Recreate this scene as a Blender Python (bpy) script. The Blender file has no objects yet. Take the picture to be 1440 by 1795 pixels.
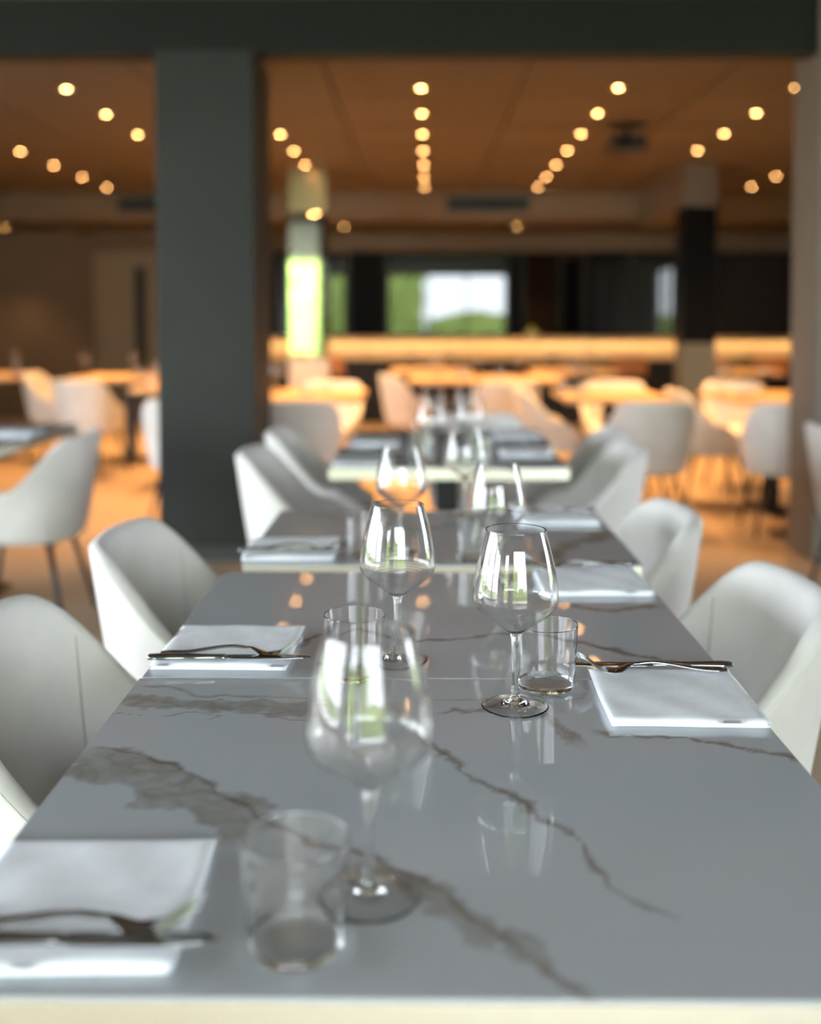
import bpy, bmesh, math, random
import numpy as np
from mathutils import Vector, Matrix

random.seed(7)
R = math.radians
sc = bpy.context.scene
COL = sc.collection

# ------------------------------------------------------------------ camera
cam_d = bpy.data.cameras.new('camera')
cam = bpy.data.objects.new('camera', cam_d)
COL.objects.link(cam)
cam.location = (0, 0, 1.236)
cam.rotation_euler = (R(90 - 2.5), 0, R(0.557))
cam_d.sensor_fit = 'AUTO'
cam_d.sensor_width = 36
cam_d.lens = 37.1
cam_d.shift_y = -0.1419
cam_d.clip_start = 0.02
cam_d.clip_end = 200
cam_d.dof.use_dof = True
cam_d.dof.focus_distance = 1.335
cam_d.dof.aperture_fstop = 1.85
sc.camera = cam

# ------------------------------------------------------------------ sky, sun, exposure
w = bpy.data.worlds.new('sky')
sc.world = w
w.use_nodes = True
bg = w.node_tree.nodes['Background']
bg.inputs[0].default_value = (0.86, 0.91, 1.0, 1)
bg.inputs[1].default_value = 10.5
sun_d = bpy.data.lights.new('sun', 'SUN')
sun_d.energy = 5
sun_d.angle = R(1)
sun_d.color = (1, 0.95, 0.86)
sun = bpy.data.objects.new('sun', sun_d)
COL.objects.link(sun)
sun.rotation_euler = Vector((0.12, -1, -1.05)).to_track_quat('-Z', 'Y').to_euler()
vs = sc.view_settings
vs.view_transform = 'Standard'
vs.look = 'None'
vs.exposure = 1.0
vs.gamma = 1
vs.use_curve_mapping = False
sc.cycles.transparent_max_bounces = 40
sc.cycles.max_bounces = 14
sc.cycles.transmission_bounces = 14
sc.cycles.glossy_bounces = 6
sc.cycles.diffuse_bounces = 5
sc.cycles.sample_clamp_indirect = 6
sc.cycles.blur_glossy = 0.0


def portal(name, loc, rot, sx, sy):
    d = bpy.data.lights.new(name, 'AREA')
    d.shape = 'RECTANGLE'
    d.size, d.size_y = sx, sy
    d.cycles.is_portal = True
    o = bpy.data.objects.new(name, d)
    COL.objects.link(o)
    o.location = loc
    o.rotation_euler = rot


# ------------------------------------------------------------------ materials
def mat(name, col, rough=0.5, metal=0.0, spec=0.5, ior=1.5, sheen=0.0, bump=None, var=None, emis=None):
    m = bpy.data.materials.new(name)
    m.use_nodes = True
    nt = m.node_tree
    b = nt.nodes['Principled BSDF']
    b.inputs['Base Color'].default_value = (*col, 1)
    b.inputs['Roughness'].default_value = rough
    b.inputs['Metallic'].default_value = metal
    b.inputs['Specular IOR Level'].default_value = spec
    b.inputs['IOR'].default_value = ior
    if sheen:
        b.inputs['Sheen Weight'].default_value = sheen
        b.inputs['Sheen Roughness'].default_value = 0.4
    if emis:
        b.inputs['Emission Color'].default_value = (*emis[0], 1)
        b.inputs['Emission Strength'].default_value = emis[1]
    tc = None
    if var or bump:
        tc = nt.nodes.new('ShaderNodeTexCoord')
    if var:      # (second colour, scale, detail, stretch xyz)
        col2, s, det, st = var
        mp = nt.nodes.new('ShaderNodeMapping')
        mp.inputs['Scale'].default_value = st
        nt.links.new(tc.outputs['Object'], mp.inputs[0])
        n = nt.nodes.new('ShaderNodeTexNoise')
        n.inputs['Scale'].default_value = s
        n.inputs['Detail'].default_value = det
        nt.links.new(mp.outputs[0], n.inputs['Vector'])
        mx = nt.nodes.new('ShaderNodeMix')
        mx.data_type = 'RGBA'
        mx.inputs[6].default_value = (*col, 1)
        mx.inputs[7].default_value = (*col2, 1)
        rp = nt.nodes.new('ShaderNodeMapRange')
        rp.inputs[1].default_value = 0.35
        rp.inputs[2].default_value = 0.65
        nt.links.new(n.outputs[0], rp.inputs[0])
        nt.links.new(rp.outputs[0], mx.inputs[0])
        nt.links.new(mx.outputs[2], b.inputs['Base Color'])
    if bump:     # (scale, strength, distance)
        n2 = nt.nodes.new('ShaderNodeTexNoise')
        n2.inputs['Scale'].default_value = bump[0]
        n2.inputs['Detail'].default_value = 3
        nt.links.new(tc.outputs['Object'], n2.inputs['Vector'])
        bp = nt.nodes.new('ShaderNodeBump')
        bp.inputs['Strength'].default_value = bump[1]
        bp.inputs['Distance'].default_value = bump[2]
        nt.links.new(n2.outputs[0], bp.inputs['Height'])
        nt.links.new(bp.outputs[0], b.inputs['Normal'])
    return m


def thin_glass(name, tint=(1, 1, 1), ior=1.5, gain=1.0):
    m = bpy.data.materials.new(name)
    m.use_nodes = True
    nt = m.node_tree
    nt.nodes.remove(nt.nodes['Principled BSDF'])
    out = nt.nodes['Material Output']
    tr = nt.nodes.new('ShaderNodeBsdfTransparent')
    tr.inputs[0].default_value = (*tint, 1)
    gl = nt.nodes.new('ShaderNodeBsdfGlossy')
    gl.inputs['Roughness'].default_value = 0.0
    # Schlick-style reflectance from the angle between view and surface, same on both faces
    lw = nt.nodes.new('ShaderNodeLayerWeight')
    lw.inputs['Blend'].default_value = 0.5
    pw = nt.nodes.new('ShaderNodeMath')
    pw.operation = 'POWER'
    pw.inputs[1].default_value = 4.0
    nt.links.new(lw.outputs['Facing'], pw.inputs[0])
    r0 = ((ior - 1) / (ior + 1)) ** 2 * gain
    ma = nt.nodes.new('ShaderNodeMath')
    ma.operation = 'MULTIPLY_ADD'
    ma.inputs[1].default_value = 0.85 - r0
    ma.inputs[2].default_value = r0
    nt.links.new(pw.outputs[0], ma.inputs[0])
    mx = nt.nodes.new('ShaderNodeMixShader')
    nt.links.new(ma.outputs[0], mx.inputs[0])
    nt.links.new(tr.outputs[0], mx.inputs[1])
    nt.links.new(gl.outputs[0], mx.inputs[2])
    nt.links.new(mx.outputs[0], out.inputs['Surface'])
    return m


def solid_glass(name, col=(1, 1, 1)):
    m = bpy.data.materials.new(name)
    m.use_nodes = True
    b = m.node_tree.nodes['Principled BSDF']
    b.inputs['Base Color'].default_value = (*col, 1)
    b.inputs['Roughness'].default_value = 0.0
    b.inputs['Transmission Weight'].default_value = 1.0
    b.inputs['IOR'].default_value = 1.5
    return m


def marble():
    m = mat('ceramic marble', (0.40, 0.415, 0.44), rough=0.025, spec=0.5)
    nt = m.node_tree
    b = nt.nodes['Principled BSDF']
    tc = nt.nodes.new('ShaderNodeTexCoord')
    at = nt.nodes.new('ShaderNodeAttribute')
    at.attribute_name = 'vein_line'
    at2 = nt.nodes.new('ShaderNodeAttribute')
    at2.attribute_name = 'vein_band'
    n = nt.nodes.new('ShaderNodeTexNoise')
    n.inputs['Scale'].default_value = 22
    n.inputs['Detail'].default_value = 6
    n.inputs['Distortion'].default_value = 1.5
    nt.links.new(tc.outputs['Object'], n.inputs['Vector'])
    mr = nt.nodes.new('ShaderNodeMapRange')
    mr.inputs[1].default_value = 0.30
    mr.inputs[2].default_value = 0.62
    mr.inputs[3].default_value = 0.55
    mr.inputs[4].default_value = 1.0
    nt.links.new(n.outputs[0], mr.inputs[0])
    mul = nt.nodes.new('ShaderNodeMath')
    mul.operation = 'MULTIPLY'
    nt.links.new(at2.outputs['Fac'], mul.inputs[0])
    nt.links.new(mr.outputs[0], mul.inputs[1])
    mx1 = nt.nodes.new('ShaderNodeMix')
    mx1.data_type = 'RGBA'
    mx1.inputs[6].default_value = (0.40, 0.415, 0.44, 1)
    mx1.inputs[7].default_value = (0.225, 0.205, 0.18, 1)
    nt.links.new(mul.outputs[0], mx1.inputs[0])
    mul2 = nt.nodes.new('ShaderNodeMath')
    mul2.operation = 'MULTIPLY'
    nt.links.new(at.outputs['Fac'], mul2.inputs[0])
    nt.links.new(mr.outputs[0], mul2.inputs[1])
    mx2 = nt.nodes.new('ShaderNodeMix')
    mx2.data_type = 'RGBA'
    mx2.inputs[7].default_value = (0.115, 0.082, 0.062, 1)
    nt.links.new(mul2.outputs[0], mx2.inputs[0])
    nt.links.new(mx1.outputs[2], mx2.inputs[6])
    nt.links.new(mx2.outputs[2], b.inputs['Base Color'])
    return m


M = {
    'marble': marble(),
    'brass': mat('pale champagne metal', (0.88, 0.85, 0.74), 0.35, 1.0),
    'black': mat('black metal', (0.011, 0.0115, 0.013), 0.45, spec=0.35),
    'fabric': mat('cream velvet', (0.60, 0.585, 0.575), 0.85, sheen=0.2, spec=0.15,
                  var=((0.55, 0.535, 0.525), 9, 4, (1, 1, 1)), bump=(420, 0.12, 0.002)),
    'seam': mat('seam thread', (0.36, 0.34, 0.33), 0.8),
    'napkin': mat('white paper cloth', (0.83, 0.85, 0.89), 0.9, spec=0.1,
                  var=((0.77, 0.79, 0.84), 30, 3, (1, 1, 1)), bump=(300, 0.2, 0.001)),
    'steel': mat('polished steel', (0.4, 0.4, 0.42), 0.07, 1.0),
    'bowl': solid_glass('wine glass bowl'),
    'tumbler': solid_glass('tumbler wall'),
    'clear': solid_glass('clear glass'),
    'disc': solid_glass('clear glass disc'),
    'pane': thin_glass('window pane', (0.97, 0.99, 0.98)),
    'dark_paint': mat('dark grey green paint', (0.018, 0.0195, 0.0175), 0.6, spec=0.35, var=((0.016, 0.0172, 0.0158), 3, 2, (1, 1, 1))),
    'brown_wall': mat('brown plaster', (0.16, 0.125, 0.095), 0.7, var=((0.14, 0.11, 0.085), 2, 3, (1, 1, 1))),
    'pier': mat('taupe plaster', (0.12, 0.1, 0.08), 0.6),
    'plaster': mat('pale plaster', (0.5, 0.49, 0.47), 0.8),
    'near_ceiling': mat('grey ceiling paint', (0.14, 0.14, 0.135), 0.8),
    'warm_ceiling': mat('tan ceiling board', (0.085, 0.064, 0.044), 0.75, var=((0.076, 0.057, 0.039), 1.5, 3, (1, 1, 1))),
    'soffit': mat('olive brown soffit', (0.15, 0.12, 0.085), 0.7),
    'floor': mat('taupe resin floor', (0.36, 0.265, 0.18), 0.42, spec=0.4, var=((0.31, 0.23, 0.16), 1.3, 6, (1, 1, 1))),
    'oak': mat('oak veneer', (0.58, 0.40, 0.23), 0.4, var=((0.47, 0.31, 0.17), 6, 5, (1, 14, 14))),
    'oak_bar': mat('bar oak', (0.62, 0.46, 0.28), 0.5, var=((0.5, 0.36, 0.2), 5, 5, (1, 12, 12))),
    'tan': mat('cognac leather', (0.34, 0.14, 0.045), 0.5),
    'black_glass': mat('black kitchen glass', (0.006, 0.006, 0.006), 0.02, ior=1.72),
    'black_gloss': mat('black gloss panel', (0.004, 0.004, 0.004), 0.4, spec=0.06),
    'mirror': mat('mirror cladding', (0.82, 0.84, 0.8), 0.04, 1.0),
    'stone': mat('pale stone', (0.6, 0.58, 0.54), 0.6),
    'frame': mat('anthracite frame', (0.04, 0.042, 0.045), 0.4),
    'lens': mat('warm lamp lens', (1, 0.8, 0.5), 0.4, emis=((1, 0.5, 0.16), 45)),
    'trim': mat('white lamp trim', (0.6, 0.55, 0.5), 0.4),
    'lawn': mat('lawn', (0.17, 0.20, 0.08), 0.9, var=((0.23, 0.26, 0.11), 2, 5, (1, 1, 1))),
    'hedge': mat('hedge leaves', (0.16, 0.25, 0.045), 0.7, var=((0.34, 0.42, 0.10), 3, 6, (1, 1, 1))),
    'paving': mat('pale paving', (0.6, 0.58, 0.54), 0.8),
}


# ------------------------------------------------------------------ helpers
def link(o, parent=None):
    COL.objects.link(o)
    if parent:
        o.parent = parent
    return o


def tag(o, label=None, cat=None, group=None, kind=None):
    if label: o['label'] = label
    if cat: o['category'] = cat
    if group: o['group'] = group
    if kind: o['kind'] = kind
    return o


def empty(name, loc=(0, 0, 0), rz=0, parent=None):
    o = bpy.data.objects.new(name, None)
    o.empty_display_size = 0.1
    o.location = loc
    o.rotation_euler = (0, 0, rz)
    return link(o, parent)


def mesh(name, verts, faces, smooth=False):
    me = bpy.data.meshes.new(name)
    me.from_pydata([tuple(v) for v in verts], [], faces)
    if smooth:
        me.polygons.foreach_set('use_smooth', [True] * len(me.polygons))
    me.update()
    return me


def obj(name, me, m, parent=None, loc=(0, 0, 0), rot=(0, 0, 0)):
    o = bpy.data.objects.new(name, me)
    if m is not None and not me.materials:
        me.materials.append(m)
    o.location = loc
    o.rotation_euler = rot
    return link(o, parent)


def bm_mesh(name, bm, smooth=False):
    bmesh.ops.recalc_face_normals(bm, faces=bm.faces[:])
    me = bpy.data.meshes.new(name)
    bm.to_mesh(me)
    bm.free()
    if smooth:
        me.polygons.foreach_set('use_smooth', [True] * len(me.polygons))
    return me


def add_box(bm, x0, x1, y0, y1, z0, z1):
    v = [bm.verts.new((x, y, z)) for z in (z0, z1) for y in (y0, y1) for x in (x0, x1)]
    for f in ((0, 2, 3, 1), (4, 5, 7, 6), (0, 1, 5, 4), (2, 6, 7, 3), (0, 4, 6, 2), (1, 3, 7, 5)):
        bm.faces.new([v[i] for i in f])
    return v


def box_mesh(name, x0, x1, y0, y1, z0, z1, bev=0.0, seg=2):
    bm = bmesh.new()
    add_box(bm, x0, x1, y0, y1, z0, z1)
    if bev:
        bmesh.ops.bevel(bm, geom=bm.edges[:], offset=bev, segments=seg, profile=0.5, affect='EDGES')
    return bm_mesh(name, bm)


def boxes_mesh(name, rects):
    bm = bmesh.new()
    for r in rects:
        add_box(bm, *r)
    return bm_mesh(name, bm)


def box(name, m, x0, x1, y0, y1, z0, z1, bev=0.0, parent=None, kind=None):
    o = obj(name, box_mesh(name, x0, x1, y0, y1, z0, z1, bev), m, parent)
    if kind: o['kind'] = kind
    return o


def lathe(name, prof, seg=48, closed=False, smooth=True, support=0.0):
    """prof: list of (r, z); r == 0 makes a pole; support adds loops that close to every corner."""
    if support:
        P, n = [], len(prof)
        for i in range(n if closed else n - 1):
            a, b = prof[i], prof[(i + 1) % n]
            l = math.hypot(b[0] - a[0], b[1] - a[1])
            P.append(a)
            e = min(support, l * 0.3)
            for t in (e / l, 1 - e / l):
                P.append((a[0] + (b[0] - a[0]) * t, a[1] + (b[1] - a[1]) * t))
        if not closed: P.append(prof[-1])
        prof = P
    vs_, fs = [], []
    rings = []
    for r, z in prof:
        if r < 1e-6:
            rings.append([len(vs_)])
            vs_.append((0, 0, z))
        else:
            a = len(vs_)
            vs_ += [(r * math.cos(2 * math.pi * k / seg), r * math.sin(2 * math.pi * k / seg), z) for k in range(seg)]
            rings.append(list(range(a, a + seg)))
    n = len(rings)
    for i in range(n if closed else n - 1):
        A, B = rings[i], rings[(i + 1) % n]
        for k in range(seg):
            k2 = (k + 1) % seg
            if len(A) == 1 and len(B) == 1: break
            if len(A) == 1: fs.append((A[0], B[k2], B[k]))
            elif len(B) == 1: fs.append((A[k], A[k2], B[0]))
            else: fs.append((A[k], A[k2], B[k2], B[k]))
    bm = bmesh.new()
    bv = [bm.verts.new(v) for v in vs_]
    for f in fs:
        bm.faces.new([bv[i] for i in f])
    return bm_mesh(name, bm, smooth)


def tube(name, pts, rad, seg=10, smooth=True):
    """tube along pts; rad is a number or one radius for each point."""
    pts = [Vector(p) for p in pts]
    rads = rad if isinstance(rad, (list, tuple)) else [rad] * len(pts)
    vs_, fs = [], []
    for i, p in enumerate(pts):
        t = (pts[min(i + 1, len(pts) - 1)] - pts[max(i - 1, 0)]).normalized()
        u = t.cross(Vector((0, 0, 1)))
        if u.length < 1e-3: u = t.cross(Vector((1, 0, 0)))
        u.normalize()
        v = t.cross(u).normalized()
        for k in range(seg):
            a = 2 * math.pi * k / seg
            vs_.append(p + (u * math.cos(a) + v * math.sin(a)) * rads[i])
    for i in range(len(pts) - 1):
        for k in range(seg):
            k2 = (k + 1) % seg
            fs.append((i * seg + k, i * seg + k2, (i + 1) * seg + k2, (i + 1) * seg + k))
    fs.append(tuple(range(seg))[::-1])
    fs.append(tuple(range((len(pts) - 1) * seg, len(pts) * seg)))
    return mesh(name, vs_, fs, smooth)


def copy_tree(o, parent=None):
    c = o.copy()
    COL.objects.link(c)
    c.parent = parent
    for ch in o.children:
        copy_tree(ch, c)
    return c


class Proto:
    """first use hands out the thing itself, later uses hand out copies of it and its parts"""
    def __init__(self, root): self.root, self.used = root, False
    def place(self, loc, rz, label, group=None):
        o = copy_tree(self.root) if self.used else self.root
        self.used = True
        o.location = loc
        o.rotation_euler = (0, 0, rz)
        o['label'] = label
        if group: o['group'] = group
        return o


def smooth01(t):
    t = max(0.0, min(1.0, t))
    return t * t * (3 - 2 * t)


ORD = ['first', 'second', 'third', 'fourth', 'fifth', 'sixth', 'seventh']

# ------------------------------------------------------------------ the setting
XL, XR, YR, YB = -6.0, 5.5, -3.6, 14.6     # side walls, wall behind the viewer, far end
box('floor', M['floor'], XL - 0.2, XR + 0.2, YR - 0.2, YB + 0.2, -0.12, 0.0, kind='structure')
box('ceiling', M['near_ceiling'], XL - 0.2, XR + 0.2, YR - 0.2, 5.40, 2.87, 3.05, kind='structure')


def wall_x(name, x, t, y0, y1, z1, holes, m):
    """wall in the plane x with rectangular openings (ya, yb, za, zb) sorted by y"""
    rects = []
    y = y0
    for ya, yb, za, zb in holes:
        rects.append((x, x + t, y, ya, 0, z1))
        if za > 0: rects.append((x, x + t, ya, yb, 0, za))
        rects.append((x, x + t, ya, yb, zb, z1))
        y = yb
    rects.append((x, x + t, y, y1, 0, z1))
    return tag(obj(name, boxes_mesh(name, rects), m), kind='structure')


LEFT_W = [(-3.2, -0.8, 0.05, 2.7), (-0.6, 1.7, 0.05, 2.7), (1.9, 4.6, 0.05, 2.7)]
RIGHT_W = [(2.6, 4.6, 0.3, 2.45)]
REAR_W = [(-3.7, -2.25, 0.1, 2.62), (-0.98, 2.55, 0.1, 2.62)]
wall_x('wall_left', XL - 0.2, 0.2, YR, YB, 2.9, LEFT_W, M['brown_wall'])
wall_x('wall_right', XR, 0.2, YR, YB, 2.9, RIGHT_W, M['brown_wall'])
rects = []
x = XL - 0.2
for xa, xb, za, zb in REAR_W:
    rects += [(x, xa, YR - 0.2, YR, 0, 2.9), (xa, xb, YR - 0.2, YR, 0, za), (xa, xb, YR - 0.2, YR, zb, 2.9)]
    x = xb
rects.append((x, XR + 0.2, YR - 0.2, YR, 0, 2.9))
tag(obj('wall_rear', boxes_mesh('wall_rear', rects), M['plaster']), kind='structure')

wn = 0


def window(axis, c, a, b, za, zb, npan):
    global wn
    wn += 1
    e = tag(empty('window_%d' % wn), kind='structure')
    f, d = 0.05, 0.04
    def bx(a0, a1, z0, z1, dd):
        return (c - dd, c + dd, a0, a1, z0, z1) if axis == 'x' else (a0, a1, c - dd, c + dd, z0, z1)
    rr = [bx(a, b, za, za + f, d), bx(a, b, zb - f, zb, d), bx(a, a + f, za, zb, d), bx(b - f, b, za, zb, d)]
    st = (b - a) / npan
    for k in range(1, npan):
        rr.append(bx(a + st * k - f / 2, a + st * k + f / 2, za, zb, d))
    obj('window_frame', boxes_mesh('window_frame', rr), M['frame'], e)
    for k in range(npan):
        obj('pane', boxes_mesh('pane', [bx(a + st * k + f / 2, a + st * (k + 1) - f / 2, za + f, zb - f, 0.004)]), M['pane'], e)


for ya, yb, za, zb in LEFT_W:
    window('x', XL - 0.1, ya, yb, za, zb, 2)
    portal('portal', (XL + 0.02, (ya + yb) / 2, (za + zb) / 2), (0, R(-90), 0), zb - za, yb - ya)
for ya, yb, za, zb in RIGHT_W:
    window('x', XR + 0.1, ya, yb, za, zb, 2)
    portal('portal', (XR - 0.02, (ya + yb) / 2, (za + zb) / 2), (0, R(90), 0), zb - za, yb - ya)
for xa, xb, za, zb in REAR_W:
    window('y', YR - 0.1, xa, xb, za, zb, 3 if xb - xa > 2 else 1)
    portal('portal', ((xa + xb) / 2, YR + 0.02, (za + zb) / 2), (R(90), 0, 0), xb - xa, zb - za)

# the row of piers and the beam between the two rooms
box('trim_1', mat('beam paint with shade', (0.0105, 0.0125, 0.0105), 0.7, spec=0.2), XL, XR, 5.40, 5.55, 2.585, 3.05, kind='structure')  # same paint as the dark pier, weaker light up here put into the colour
box('wall_pier', M['dark_paint'], -1.345, -0.848, 5.375, 5.96, 0, 2.60, bev=0.004, kind='structure')
box('baseboard_pier', M['frame'], -1.352, -0.841, 5.368, 5.967, 0, 0.07, kind='structure')
box('wall_pier_right', M['pier'], 2.005, 3.6, 5.375, 5.74, 0, 2.87, bev=0.004, kind='structure')

# warm room: ceiling of boards with recessed joints, stepped soffits
cw = box('ceiling_far', M['soffit'], XL, XR, 5.55, 11.7, 2.675, 3.05, kind='structure')
GX = [-3.37, -2.165, -1.08, 0.0, 1.2, 2.28, 3.45]
GY = [6.49 + 0.79 * k for k in range(7)]
xs = [XL, -5.1, -3.97, -2.77, -1.62, -0.54, 0.6, 1.74, 2.87, 4.0, XR]
ys = [5.55, 7.28, 8.86, 10.44, 11.7]
for i in range(len(xs) - 1):
    for j in range(len(ys) - 1):
        g = 0.006
        obj('ceiling_panel', box_mesh('ceiling_panel', xs[i] + g, xs[i + 1] - g, ys[j] + g, ys[j + 1] - g, 2.65, 2.675), M['warm_ceiling'], cw)
# perforated strips let into the boards
for k, (xa, xb) in enumerate(((-0.52, 0.02), (0.62, 1.2), (1.76, 2.26))):
    for yy in (6.9, 7.25, 8.1):
        rr = [(xa + 0.02 * q, xa + 0.02 * q + 0.008, yy, yy + 0.16, 2.6485, 2.6505) for q in range(int((xb - xa) / 0.02))]
        tag(obj('perforation', boxes_mesh('perforation', rr), M['soffit'], cw), kind='stuff')
so = box('trim_2', M['soffit'], XL, XR, 11.7, 11.95, 2.36, 3.05, kind='structure')
box('ceiling_bar', M['warm_ceiling'], XL, XR, 11.95, 13.72, 2.36, 2.5, kind='structure')
box('trim_3', M['soffit'], XL, XR, 13.72, 13.9, 2.14, 2.5, kind='structure')
# bulkhead running back from the black column
box('trim_4', M['pier'], 2.39, 2.68, 9.93, 11.7, 2.27, 2.65, kind='structure')
# far wall: plaster with a door on the left, black glass kitchen front on the right
box('wall_back', M['brown_wall'], XL, -1.95, 13.3, 13.5, 0, 2.36, kind='structure')
box('wall_return', M['soffit'], -2.05, -1.95, 13.5, YB, 0, 2.36, kind='structure')
box('wall_end', M['soffit'], XL, XR, YB, YB + 0.2, 0, 2.9, kind='structure')
dr = tag(empty('door_1', (-3.75, 13.3, 0)), kind='structure')
obj('door_leaf', box_mesh('door_leaf', -0.36, 0.42, -0.03, 0, 0.01, 2.1, 0.004), mat('door paint', (0.23, 0.205, 0.16), 0.6), dr)
obj('door_frame', boxes_mesh('door_frame', [(-0.44, -0.36, -0.05, 0, 0, 2.18), (0.42, 0.5, -0.05, 0, 0, 2.18), (-0.36, 0.42, -0.05, 0, 2.1, 2.18)]), M['soffit'], dr)
hd = obj('handle', box_mesh('handle', 0.17, 0.3, -0.1, -0.06, 0.67, 1.9, 0.01), M['black'], dr)
obj('handle_mount', boxes_mesh('handle_mount', [(0.21, 0.26, -0.06, -0.03, 0.8, 0.85), (0.21, 0.26, -0.06, -0.03, 1.72, 1.77)]), M['black'], hd)

kg = tag(empty('wall_kitchen', (0, 13.92, 0)), kind='structure')
kx = [-1.95, -0.95, -0.45, 1.15, 1.35, 2.15, 2.78, 3.9, XR]
for i in range(len(kx) - 1):
    solid = i in (1, 3)
    obj('glass_panel' if not solid else 'gloss_panel',
        box_mesh('panel', kx[i] + 0.012, kx[i + 1] - 0.012, 0, 0.02, 0.0, 2.16), M['black_glass'] if not solid else M['black_gloss'], kg)
    obj('post', box_mesh('post', kx[i] - 0.02, kx[i] + 0.02, -0.03, 0.03, 0, 2.16), M['black'], kg)

# air vents in the soffit
for xa, xb, lab in ((0.28, 1.2, 'black slotted air vent in the soffit above the middle of the bar'),
                    (-3.35, -2.7, 'black slotted air vent in the soffit beside the dark pier')):
    v = tag(empty('air_vent', ((xa + xb) / 2, 11.7, 2.515)), lab, 'air vent', 'air vents in the soffit')
    h = (xb - xa) / 2
    obj('vent_frame', boxes_mesh('vent_frame', [(-h, h, -0.02, 0, -0.085, -0.07), (-h, h, -0.02, 0, 0.07, 0.085), (-h, -h + 0.015, -0.02, 0, -0.07, 0.07), (h - 0.015, h, -0.02, 0, -0.07, 0.07)]), M['frame'], v)
    obj('backing', box_mesh('backing', -h + 0.015, h - 0.015, -0.006, 0, -0.07, 0.07), M['black'], v)
    sl = box_mesh('slat', -h + 0.015, h - 0.015, -0.018, -0.008, -0.004, 0.004)
    for q in range(5):
        obj('slat', sl, M['black'], v, (0, 0, -0.05 + 0.025 * q))

# ------------------------------------------------------------------ garden outside
box('ground', M['lawn'], -40, 40, -40, 40, -0.4, -0.13, kind='structure')
box('paving', M['paving'], -10.4, 9.9, -7.6, YB, -0.2, -0.125, kind='structure')


def hedge(name, length, height, depth, loc, rz, label, seed):
    rng = np.random.RandomState(seed)
    nu, nv = int(length / 0.16), 26
    vs_, fs = [], []
    for i in range(nu + 1):
        u = -length / 2 + length * i / nu
        hh = height * (1 + 0.10 * math.sin(u * 0.9 + seed) + 0.06 * math.sin(u * 2.3 + 2 * seed))
        for j in range(nv + 1):
            a = math.pi * j / nv
            y = -math.cos(a) * depth / 2 * (1.0 if abs(math.cos(a)) < 0.95 else 1)
            z = min(1.0, 1.25 * math.sin(a)) * hh
            k = rng.uniform(0.88, 1.1, 3)
            vs_.append((u + rng.uniform(-0.07, 0.07), y * k[1], z * k[2]))
    for i in range(nu):
        for j in range(nv):
            a = i * (nv + 1) + j
            fs.append((a, a + nv + 1, a + nv + 2, a + 1))
    o = obj(name, mesh(name, vs_, fs), M['hedge'], None, loc, (0, 0, rz))
    return tag(o, label, 'hedge', 'garden hedges')


hedge('hedge', 9.0, 3.3, 1.2, (-4.4, -9.4, -0.13), 0, 'tall sunlit green hedge reflected in the mirrored column', 1)
hedge('hedge', 9.0, 1.4, 1.2, (4.7, -9.4, -0.13), 0, 'low sunlit hedge under bright sky reflected in the kitchen glass', 4)


# ------------------------------------------------------------------ marble dining tables
def vnoise(X, Y, f, seed):
    """smooth value noise on arrays"""
    rng = np.random.RandomState(seed)
    G = rng.uniform(-1, 1, (64, 64))
    x, y = X * f + 31.3, Y * f + 17.7
    xi, yi = np.floor(x).astype(int), np.floor(y).astype(int)
    fx, fy = x - xi, y - yi
    fx, fy = fx * fx * (3 - 2 * fx), fy * fy * (3 - 2 * fy)
    a, b = G[xi % 64, yi % 64], G[(xi + 1) % 64, yi % 64]
    c, d = G[xi % 64, (yi + 1) % 64], G[(xi + 1) % 64, (yi + 1) % 64]
    return (a * (1 - fx) + b * fx) * (1 - fy) + (c * (1 - fx) + d * fx) * fy


def poly_dist(X, Y, pts):
    best = np.full(X.shape, 9.0)
    along = np.zeros(X.shape)
    n = len(pts) - 1
    for i in range(n):
        (ax, ay), (bx_, by_) = pts[i], pts[i + 1]
        dx, dy = bx_ - ax, by_ - ay
        t = np.clip(((X - ax) * dx + (Y - ay) * dy) / (dx * dx + dy * dy), 0, 1)
        d = np.hypot(X - ax - t * dx, Y - ay - t * dy)
        m = d < best
        best = np.where(m, d, best)
        along = np.where(m, (i + t) / n, along)
    return best, along


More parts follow.
